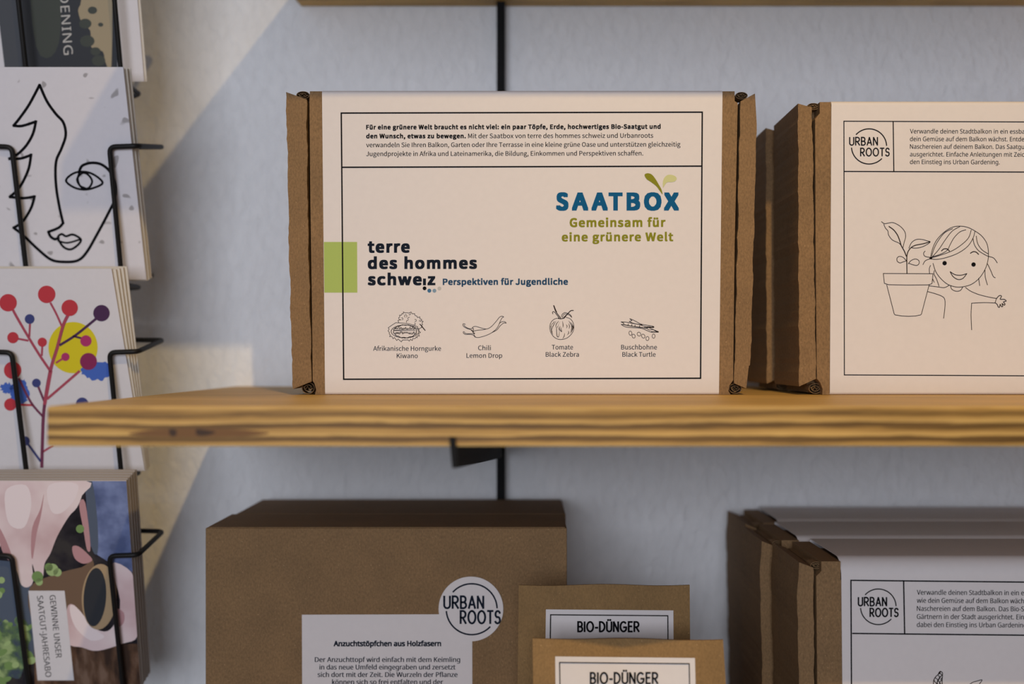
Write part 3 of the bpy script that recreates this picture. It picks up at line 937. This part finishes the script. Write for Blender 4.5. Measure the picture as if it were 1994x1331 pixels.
# the box to the right of it, and another one right behind that
right = sleeved_box(
    'seed_box', 0.64, 0.064, SHELF_Z, P(0, 198, .64).z,
    [(1597, 198), (2428, 198), (2428, 768), (1602, 768), (1602.5, 757), (1598, 745), (1591.5, 737), (1589, 500), (1588, 231), (1597, 220)],
    [(1555, 200.5), (1582, 208), (1584, 300), (1586, 480), (1590.5, 737), (1557.5, 752), (1556, 480)],
    [(2440, 208), (2467, 200), (2467, 752), (2434, 738)],
    (1619, 1616, 2401, 2396), [(1588, 756, 26, 20), (1584, 207, 24, 13), (2438, 756, 24, 20)],
    'kraft box in white sleeve drawn with a smiling girl and potted plant', art=art_right, rt=.0026, seed=9)


def dup_tree(root, dloc, label, group=None, skip=()):
    r = root.copy(); C.objects.link(r); r.location = Vector(root.location) + Vector(dloc)
    r['label'] = label
    if group:
        r['group'] = group
    for ch in list(root.children):
        c = ch.copy(); C.objects.link(c); c.parent = r
    return r


dup_tree(right, (-0.0036, 0.0685, 0), 'dark kraft box edge showing behind the box drawn with a girl')

# lower shelf: three sleeved boxes one behind the other
ZT = -0.1103
yb = PY - LOW_Z * F / .61
low = sleeved_box(
    'seed_box', 0.61, 0.0665, LOW_Z, ZT,
    [(1600, 1093), (2440, 1093), (2440, yb), (1608, yb), (1608, yb - 12), (1597, yb - 28), (1594, 1500), (1590, 1122), (1600, 1112)],
    [(1557, 1095), (1585, 1105.5), (1586, 1250), (1588, 1400), (1596, yb - 28), (1566, yb - 14), (1557, 1331), (1553, 1160)],
    [(2450, 1105), (2480, 1095), (2480, yb - 14), (2446, yb - 28)],
    (1638, 1644, 2415, 2408), [(1590, 1100, 24, 14), (1596, yb - 14, 24, 20), (2445, 1100, 24, 14)],
    'front one of three white sleeved boxes on the lower shelf, framed lettering visible', group='row of sleeved boxes on the lower shelf', rt=.010, seed=21, lift=.0018, art=art_low)
dup_tree(low, (-0.0054, 0.0705, 0.0), 'middle one of three white sleeved boxes standing in a row on the lower shelf')
dup_tree(low, (-0.0016, 0.1410, 0.0), 'rearmost of three white sleeved boxes on the lower shelf, against the wall')


# ------------------------------------------------------------------ plain kraft boxes lower left
def plain_box(Y, depth, x0, x1, ztop, label, art=False):
    root = thing('cardboard_box', ((x0 + x1) / 2, Y + depth / 2, LOW_Z), label, 'box', 'plain kraft boxes on the lower shelf')
    t = MB(); t.box(x0, x1, Y, Y + depth, LOW_Z + .0002, ztop - .0002, 'kraft'); t.build('body', root, bevel=.0006)
    t = MB()
    t.box(x0 + .0012, x1 - .0012, Y + .0012, Y + depth - .0004, ztop - .0026, ztop + .0002, 'kraft')
    t.build('lid', root)
    if art:
        t = MB()
        s = YP(Y)
        yb_ = PY - (LOW_Z + .045) * F / Y
        fr = [P(588, 1196, Y), P(919.5, 1195, Y), P(920, yb_, Y), P(589, yb_, Y)]
        t.prism([p - Vector((0, .0003, 0)) for p in fr], fr, 'paper')
        pr = Printer(t, YP(Y - .0003))
        pr.text('Anzuchtstöpfchen aus Holzfasern', (649.5, 1257.8), (859, 1257.6), 10.6, 'navy', .06, 'wide')
        for tx, a, b, y in (('Der Anzuchttopf wird einfach mit dem Keimling', 613, 896, 1288.4), ('in das neue Umfeld eingegraben und zersetzt', 622, 887, 1303),
                            ('sich dort mit der Zeit. Die Wurzeln der Pflanze', 618.5, 891, 1317.6), ('können sich so frei entfalten und der', 646.5, 863, 1332)):
            pr.text(tx, (a, y), (b, y), 9.8, 'navy', .03, 'wide')
        t.build('paper_label', root)
        t = MB()
        c = (917, 1185)
        ring = [(c[0] + 63 * math.cos(2 * math.pi * i / 64), c[1] + 63 * math.sin(2 * math.pi * i / 64)) for i in range(64)]
        fr = [s.at(x, y, .0008) for x, y in ring]; bk = [s.at(x, y, .0004) for x, y in ring]
        t.prism(fr, bk, 'paper')
        pr = Printer(t, YP(Y - .0008))
        logo(pr, (918.5, 1185.5), 49.5, (865, 941, 1183.5), (897, 973.5, 1213), 23, 24, 3.0, 3.9, 'navy')
        t.build('round_sticker', root)
    return root


KY = .68
plain_box(KY, .058, P(400, 0, KY).x, P(1104, 0, KY).x, P(0, 1027, KY).z, 'plain brown kraft box with white paper label and round sticker on the front', True)
plain_box(.7405, .075, -.1895, P(1104, 0, KY).x + .0015, P(0, 1027, KY).z - .0003, 'plain brown kraft box standing behind the labelled one, at the wall')


# ------------------------------------------------------------------ paper bags
def paper_bag(Y0, corners, lab, frame, text, dip, thick, label, lean=0.0):
    """corners: tl, tr pixel positions; the sides run down to the shelf"""
    (xl, yl), (xr, yr), (xlb, xrb) = corners
    zt = P(0, (yl + yr) / 2, Y0).z
    X0, X1 = P(xl, 0, Y0).x, P(xr, 0, Y0).x
    XL, XR = P(xlb, 0, Y0).x, P(xrb, 0, Y0).x
    xc = (X0 + X1) / 2; hw = (X1 - X0) / 2

    def fn(x, z):
        u = max(-1.1, min(1.1, (x - xc) / hw))
        v = max(0, min(1, (zt - z) / (zt - LOW_Z)))
        crease = max(0.0, 1 - abs(u + .05) * 1.35)
        y = Y0 + dip * crease * max(0, 1 - v * 2.2)
        y -= 0.004 * math.sin(math.pi * min(1, v * 1.05)) * (1 - u * u) + lean * v
        return y
    root = thing('paper_bag', (xc, Y0 + thick / 2, LOW_Z), label, 'bag', 'kraft paper bags on the lower shelf')
    t = MB()
    nu, nv = 40, 40
    zr = lambda u, v: zt + (P(0, yl, Y0).z - zt) * (-u) * (1 - v) + (zt * dip * max(0.0, 1 - abs(u + .05) * 1.35) / Y0 + .0004 * math.cos(u * math.pi * 1.5)) * (1 - v) ** 6 - v * (zt - LOW_Z)

    def xz(u, v):
        a = X0 + (XL - X0) * min(1, v * 1.5); b = X1 + (XR - X1) * min(1, v * 1.5)
        return (a + b) / 2 + u * (b - a) / 2, zr(u, v)
    fv = []; bv = []
    for j in range(nv + 1):
        for i in range(nu + 1):
            u, v = -1 + 2 * i / nu, j / nv
            x, z = xz(u, v)
            y = fn(x, z)
            fv.append(Vector((x, y, z)))
            th = .0012 + (thick - .0012) * min(1, (v * 1.9)) ** .8
            bv.append(Vector((x * 1.0, Y0 + th + (dip * max(0.0, 1 - abs(u + .05) * 1.35) * max(0, 1 - v * 2.2)), z)))
    n = nu + 1
    q = lambda i, j: j * n + i
    fs = [(q(i, j), q(i, j + 1), q(i + 1, j + 1), q(i + 1, j)) for j in range(nv) for i in range(nu)]
    t.add(fv, fs, 'kraft_paper', True)
    t.add(bv, [f[::-1] for f in fs], 'kraft_paper', True)
    # gussets with an inward fold, top fold and base
    for i in (0, nu):
        sgn = 1 if i == 0 else -1
        vs = []
        for j in range(nv + 1):
            a, b = fv[q(i, j)], bv[q(i, j)]
            md = (a + b) / 2 + Vector((sgn * min(.008, (b.y - a.y) * .3), 0, 0))
            vs += [a, md, b]
        t.add(vs, [f for j in range(nv) for f in ((3 * j, 3 * j + 1, 3 * j + 4, 3 * j + 3), (3 * j + 1, 3 * j + 2, 3 * j + 5, 3 * j + 4))], 'kraft_paper')
    for j in (0, nv):
        vs = [fv[q(i, j)] for i in range(n)] + [bv[q(i, j)] for i in range(n)]
        t.add(vs, [(i, i + 1, n + i + 1, n + i) for i in range(nu)], 'kraft_paper')
    t.build('bag_body', root)
    # paper label following the front
    t = MB(); s = Surf(fn)
    m = 26; rows = 20
    g = []
    for j in range(rows + 1):
        for i in range(m + 1):
            u, v = i / m, j / rows
            x = lab[0][0] + (lab[1][0] - lab[0][0]) * u + (lab[2][0] - lab[0][0]) * v * (1 - u) + (lab[3][0] - lab[1][0]) * v * u
            y = lab[0][1] + (lab[1][1] - lab[0][1]) * u + v * (lab[2][1] - lab[0][1])
            g.append(s.at(x, y, .0004))
    k = m + 1
    t.add(g, [(j * k + i, (j + 1) * k + i, (j + 1) * k + i + 1, j * k + i + 1) for j in range(rows) for i in range(m)], 'paper', True)
    pr = Printer(t, Surf(fn), .0010)

    def dense(a, b, nn=24):
        return [(a[0] + (b[0] - a[0]) * i / nn, a[1] + (b[1] - a[1]) * i / nn) for i in range(nn + 1)]
    fl = []
    for a, b in zip(frame, frame[1:] + frame[:1]):
        fl += dense(a, b)[:-1]
    pr.line(fl, 1.9, 'ink', True)
    pr.deco('BIO-DÜNGER', (text[0], text[2]), (text[1], text[2]), text[3], 3.4, 'ink')
    t.build('paper_label', root)
    return root


paper_bag(.583, ((1037, 1242), (1408, 1245), (1041, 1418)), ((1081, 1277), (1353, 1280), (1085, 1600), (1361, 1600)),
          [(1089.5, 1288), (1341.5, 1290.5), (1347, 1585), (1095, 1585)], (1150, 1280, 1328.7, 20.5), .0085, .030,
          'kraft paper bag in front, lit at the label, white framed label', .030)
paper_bag(.628, ((1010, 1138.5), (1343, 1138.5), (1006, 1346)), ((1063, 1185.5), (1311, 1187.5), (1059, 1500), (1313, 1500)),
          [(1072, 1195.5), (1300, 1197.5), (1302, 1488), (1068, 1488)], (1125.5, 1243.5, 1228, 18.5), -.002, .034,
          'kraft paper bag in shade, behind the other bag, label partly hidden')

# ------------------------------------------------------------------ postcard rack with its cards
rk = thing('postcard_rack', (-.287, .775, -.36), 'black wire rack of postcards hanging on the wall at the left', 'rack')


def bend(pts, r=.004, n=5):
    out = [Vector(pts[0])]
    for i in range(1, len(pts) - 1):
        a, b, c = Vector(pts[i - 1]), Vector(pts[i]), Vector(pts[i + 1])
        u, v = (a - b), (c - b)
        rr_ = min(r, u.length * .45, v.length * .45)
        p, q = b + u.normalized() * rr_, b + v.normalized() * rr_
        for k in range(n + 1):
            t_ = k / n
            out.append(p * (1 - t_) ** 2 + b * 2 * t_ * (1 - t_) + q * t_ ** 2)
    out.append(Vector(pts[-1]))
    return out


WR = .0016
t = MB()
for x in (-.274, -.300):
    t.tube([(x, .775, -.36), (x, .775, .42)], .002, 'wire', 12)
for z in (-.34, .06, .40):
    t.tube([(-.274, .775, z), (-.300, .775, z)], .0018, 'wire')
    for x in (-.274, -.300):
        t.tube([(x, .775, z), (x, WALL_Y + .001, z)], .0018, 'wire')
t.build('upright_frame', rk)
FZ = [.2570, .1308, .0035, -.1225]
for zf, ph in zip(FZ, (.0812, .0842, .0806, .0938)):
    t = MB()
    for sx in (1, -1):
        X = lambda d: -.287 + sx * d
        path = [(X(.013), .7735, zf + .0085), (X(.0180), .748, zf + .0080), (X(.049), .745, zf + .0077), (X(.0478), .700, zf), (X(.0302), .700, zf - .0006),
                (X(.0302), .700 + ph * .268, zf - ph), (X(.0302), .755, zf - ph), (X(.013), .7735, zf - ph)]
        t.tube(bend(path), WR, 'wire')
    t.tube([(-.287 - .0302, .729, zf - ph), (-.287 + .0302, .729, zf - ph)], WR, 'wire')
    t.build('pocket_wire', rk)

CARD_W = .095


class Card:
    """a postcard leaning forward: right edge from (xt at the top) to (xb at the bottom)"""
    def __init__(s, yt, zt, yb_, zb_, xt, xb):
        s.tr, s.br = Vector((xt, yt, zt)), Vector((xb, yb_, zb_))
        s.up = (s.tr - s.br)
        s.ux = Vector((1, 0, 0))
        s.n = s.up.cross(s.ux).normalized()
        if s.n.y > 0:
            s.n = -s.n
        s.left = Vector((-CARD_W, 0, 0))

    def solid(s, t, mat, th=.0009):
        f = [s.tr + s.left, s.br + s.left, s.br, s.tr]
        t.prism(f, [p - s.n * th for p in f], mat)

    def plane(s):
        return Plane(s.br, s.n)

    def moved(s, back, dx=0.0, dz=0.0, flare=0.0):
        c = Card(s.tr.y, s.tr.z, s.br.y, s.br.z, s.tr.x + dx + flare, s.br.x + dx)
        off = -s.n * back
        c.tr = c.tr + off + Vector((0, 0, dz)); c.br = c.br + off + Vector((0, 0, dz))
        return c


def make_card(c, mat, label, group, art=None, th=.0009):
    t = MB(); c.solid(t, mat, th)
    if art:
        pr = Printer(t, c.plane(), .0001)
        q = [c.tr + c.left, c.tr, c.br, c.br + c.left]
        pr.clip = [(PX + p.x / p.y * F, PY - p.z / p.y * F) for p in q]
        art(pr)
    ctr = (c.tr + c.br) / 2 + c.left / 2
    o = t.build('postcard', loc=(ctr.x, c.br.y, c.br.z))
    return tag(o, label, 'postcard', group)


def art_black(pr):
    pr.poly([(-14, -60), (222, -60), (231, 190), (16, 190)], 'photo_dark')
    pr.poly([(-14, -60), (30, -60), (47, 190), (16, 190)], 'photo_grey', .4)
    pr.poly([(150, -60), (212, -60), (217, 127), (205, 120), (200, 100), (178, 92), (176, 60), (160, 45), (152, 20), (158, 0)], 'sand', .4, 3)
    for c, r in (((166, 46), 12), ((180, 20), 9), ((192, 118), 13), ((170, 80), 14), ((196, 48), 5), ((186, 100), 10)):
        pr.disc(c, r, 'photo_green', .8, r * .8)
    pr.poly([(60, -60), (110, -60), (118, 60), (100, 110), (70, 90)], 'photo_green', .3, 3)
    pr.text('GARDENING', (111, -76), (124.5, 107), 17.5, 'lettergrey', 0.0, 'wide', lift=1.2, space=1.05)


def art_face(pr):
    z = lambda p: zmap(p, 3.5026, 0, 140)
    W = 5.4
    L = lambda p, sm=5, cl=False, w=W, lift=0: pr.line(z(p), w, 'ink', cl, lift, sm)
    L([(270, 88), (320, 200), (380, 285), (432, 345), (448, 430), (420, 520), (385, 600), (378, 690), (385, 800), (405, 920), (430, 1030)])
    L([(430, 1030), (400, 1062), (330, 1090)], 3); L([(330, 1090), (345, 1122), (375, 1140), (400, 1128)], 4)
    L([(270, 88), (200, 220), (130, 320), (92, 366)], 4); L([(92, 366), (150, 368), (240, 340)], 3)
    L([(245, 335), (225, 420), (180, 500), (120, 560), (62, 592)], 4, lift=.1); L([(62, 592), (140, 590), (212, 566)], 3)
    L([(212, 562), (195, 660), (150, 760), (108, 815), (66, 852)], 4, lift=.2); L([(66, 852), (160, 860), (232, 850)], 3)
    L([(236, 846), (215, 920), (170, 1000), (130, 1040), (92, 1062)], 4, lift=.1); L([(92, 1062), (160, 1115), (260, 1210), (350, 1280), (440, 1295), (530, 1285), (590, 1230), (660, 1110), (740, 960), (785, 860), (785, 760), (750, 680), (690, 630), (620, 620), (560, 640), (540, 680)])
    L([(450, 740), (500, 692), (570, 680), (640, 700), (700, 755), (640, 790), (570, 802), (500, 785)], 5, True, 4.2)
    L([(540, 690), (530, 730), (545, 775), (580, 792)], 4, w=4.0); L([(525, 735), (560, 690), (600, 700), (628, 745), (605, 790), (560, 790)], 5, True, 4.0, .2)
    L([(395, 1130), (420, 1105), (450, 1120), (490, 1108), (525, 1120), (552, 1145), (530, 1180), (480, 1210), (430, 1190)], 4, True, 4.4, .1)
    L([(395, 1150), (460, 1165), (550, 1140)], 4, w=3.6, lift=.2)


def art_berry(pr):
    z = lambda p: zmap(p, 3.5026, 0, 540)
    L = lambda p, w, m, lift=0: pr.line(z(p), w, m, False, lift, 4)
    pr.disc(z([(498, 478)])[0], 48, 'yellow', -.4, 50)

    def splat(c, rx, ry, sd_, m='cyanblue'):
        r_ = random.Random(sd_); n = 36
        pr.poly([(c[0] + (rx + r_.uniform(-3, 4)) * math.cos(2 * math.pi * i / n), c[1] + (ry + r_.uniform(-3, 4)) * math.sin(2 * math.pi * i / n)) for i in range(n)], m, -.2)
    splat((190, 721), 30, 18, 4); splat((38, 762), 18, 26, 5); splat((14, 755), 12, 10, 6)
    st, s2 = 'stem', 'stem2'
    L([(285, 1290), (290, 1100), (300, 900), (340, 650), (390, 480), (430, 330), (462, 260)], 6.5, s2)
    L([(340, 640), (385, 500), (425, 340), (462, 262)], 5.5, st, .3); L([(305, 860), (345, 640)], 7, st, .3)
    L([(345, 640), (270, 530), (190, 400), (120, 280), (90, 225)], 5, st); L([(190, 430), (110, 415)], 4, st); L([(200, 400), (205, 300)], 4, st)
    L([(285, 530), (290, 440)], 4, st); L([(425, 340), (385, 250), (345, 175)], 4, st)
    L([(410, 460), (520, 390), (650, 285)], 5, 'purple', .4); L([(500, 400), (560, 415)], 4, 'purple', .4); L([(385, 580), (440, 545)], 4, st)
    L([(325, 825), (430, 735), (540, 640)], 5, st); L([(290, 945), (210, 850), (130, 690)], 4.5, s2); L([(220, 870), (60, 865)], 4, 'red'); L([(300, 840), (255, 730)], 4.5, s2)
    L([(275, 1250), (220, 1175), (180, 1120)], 4.5, 'indigo'); L([(290, 1190), (360, 1145)], 4, st)
    for c, r, m in (((55, 172), 17, 'red'), ((318, 115), 17, 'red'), ((475, 207), 16, 'red'), ((692, 243), 16, 'purple'), ((202, 283), 9.5, 'indigo'), ((88, 410), 11, 'red'), ((288, 441), 9, 'red'),
                    ((586, 432), 11, 'magenta'), ((446, 541), 8, 'magenta'), ((603, 572), 16.5, 'plum'), ((86, 632), 17, 'red'), ((248, 719), 8.5, 'indigo'), ((70, 866), 12, 'red'), ((172, 1114), 9, 'indigo'), ((560, 860), 12, 'indigo')):
        pr.disc(z([c])[0], r, m, .6)


def art_hands(pr):
    z = lambda p: zmap(p, 2.95, 0, 880)
    G = lambda p, m, lift, sm=4: pr.poly(z(p), m, lift, sm)
    pr.poly([(-70, 934), (248, 934), (276, 1340), (-70, 1340)], 'soil', -.6)
    pr.poly(z([(-190, 600), (180, 640), (215, 1200), (-190, 1380)]), 'slate', -.3)
    pr.poly(z([(485, 160), (726, 160), (748, 420), (766, 690), (640, 640), (560, 590), (522, 540), (500, 330)]), 'jeans', 0)
    G([(490, 170), (530, 170), (560, 400), (560, 580), (524, 540), (502, 330)], 'slate', .3)
    pr.poly(z([(195, 1100), (800, 1100), (818, 1360), (200, 1360)]), 'wood', -.1)
    pr.poly(z([(-190, 880), (-120, 960), (-60, 940), (-20, 1010), (30, 960), (80, 1000), (140, 960), (185, 1050), (160, 1120), (190, 1200), (140, 1230), (110, 1300), (40, 1290), (-20, 1360), (-190, 1380)]), 'foliage', -.15, 4)
    # hand reaching down from the upper left
    G([(-190, 160), (480, 160), (470, 250), (440, 320), (395, 370), (330, 480), (290, 580), (256, 640), (246, 720), (215, 730), (185, 640), (190, 740), (160, 775), (122, 760), (100, 690), (60, 600), (20, 480), (-20, 560), (-190, 520)], 'skin', .4)
    G([(186, 430), (230, 330), (252, 240), (236, 360), (210, 470), (188, 610), (178, 560)], 'skin2', .7); G([(-20, 420), (18, 470), (66, 590), (50, 620), (10, 560)], 'skin2', .7)
    G([(40, 210), (150, 190), (180, 300), (140, 430), (60, 420), (30, 320)], 'skin3', .7); G([(280, 190), (440, 180), (430, 270), (350, 350), (290, 330)], 'skin3', .7)
    G([(455, 300), (490, 290), (520, 540), (500, 560), (480, 450)], 'skin2', .5)
    # the pot lying in the other hand
    G([(170, 780), (320, 700), (470, 660), (540, 640), (500, 1010), (400, 1020), (200, 980)], 'potbrown', .3)
    G([(640, 640), (756, 690), (778, 830), (792, 1050), (700, 1100), (560, 1140), (470, 1120), (390, 1090), (384, 900), (430, 880), (500, 980), (600, 1030), (660, 980), (690, 850)], 'skin', .5)
    pr.disc(z([(570, 830)])[0], 34, 'pot', .8, 64, .06); pr.disc(z([(545, 832)])[0], 22, 'photo_dark', 1.1, 57, .06)
    G([(415, 545), (450, 540), (500, 580), (530, 620), (480, 640), (430, 610)], 'skin2', .9)
    G([(660, 900), (710, 920), (710, 980), (670, 1000)], 'skin2', .9); G([(400, 890), (440, 890), (540, 1010), (600, 1060), (520, 1080), (430, 1000)], 'skin3', .8)
    for c, r, m in (((300, 675), 12, 'leaf2'), ((330, 690), 8, 'leaf2'), ((215, 715), 11, 'leaf'), ((280, 660), 8, 'leaf'), ((225, 745), 7, 'leaf2'), ((460, 440), 8, 'leaf')):
        pr.disc(z([c])[0], r, m, 1.0)
    r_ = random.Random(11)
    for i in range(26):
        x, y = r_.uniform(-60, 185), r_.uniform(960, 1320)
        pr.disc(z([(x, y)])[0], r_.uniform(5, 12), r_.choice(['leaf', 'leaf2', 'foliage', 'foliage']), .9 + i * .01, r_.uniform(4, 9), r_.uniform(0, 3), 14)
    for i in range(10):
        pr.disc(z([(r_.uniform(-60, 20), r_.uniform(620, 820))])[0], r_.uniform(4, 8), r_.choice(['leaf', 'leaf2']), .9 + i * .01, None, 0, 14)
    # the printed strip
    pr.poly(z([(163, 795), (371, 795), (425, 1310), (216, 1310)]), 'cardplain', 1.6)
    pr.text('GEWINNE UNSER', z([(284, 822)])[0], z([(322, 1182)])[0], 11.5, 'ink', .01, 'wide', 1.8)
    pr.text('SAATGUT-JAHRESABO', z([(212, 826)])[0], z([(262, 1292)])[0], 11.5, 'ink', .01, 'wide', 1.8)


g = ['cards in the top rack pocket', 'cards in the upper rack pocket', 'cards in the middle rack pocket', 'cards in the lowest rack pocket']
c0 = Card(.7000, .3050, .7330, .1787, -.2463, -.2463)
make_card(c0, 'cardplain', 'dark photo postcard with vertical white lettering in the top rack pocket', g[0], art_black)
make_card(c0.moved(.0016, .0012), 'cream', 'pale postcard tucked behind the dark photo postcard in the rack', g[0])
c1 = Card(.6880, .1765, .7290, .0500, -.2440, -.2436)
make_card(c1, 'cardp', 'white postcard with black one-line drawing of a face and leaf', g[1], art_face)
bl = 'cream postcard stacked behind the one-line face postcard, only edges showing'
for k in range(4):
    make_card(c1.moved(.0022 * (k + 1), .0006 * (k % 2), -.0012, .0003 * k), 'cream', bl, g[1])
c2 = Card(.6858, .0536, .7310, -.0735, -.2503, -.2452)
make_card(c2, 'cardplain', 'white postcard with red berry branch and yellow disc in the rack', g[2], art_berry)
bl = 'pale postcard fanned behind the berry branch postcard, only edges showing'
for k in range(4):
    make_card(c2.moved(.0022 * (k + 1), .0004, -.0010, .0015 * (k + 1)), 'cream', bl, g[2])
c3 = Card(.6900, -.0756, .7285, -.2135, -.2428, -.2470)
make_card(c3, 'cardplain', 'photo postcard of hands with a pot and blue jeans, lowest rack pocket', g[3], art_hands)
bl = 'postcard in the thick stack behind the hands photo postcard, only edges showing'
for k in range(12):
    make_card(c3.moved(.00145 * (k + 1), .0003 * ((k * 7) % 3 - 1), .0003 * ((k * 5) % 3)), 'packedge', bl, g[3], th=.00125)
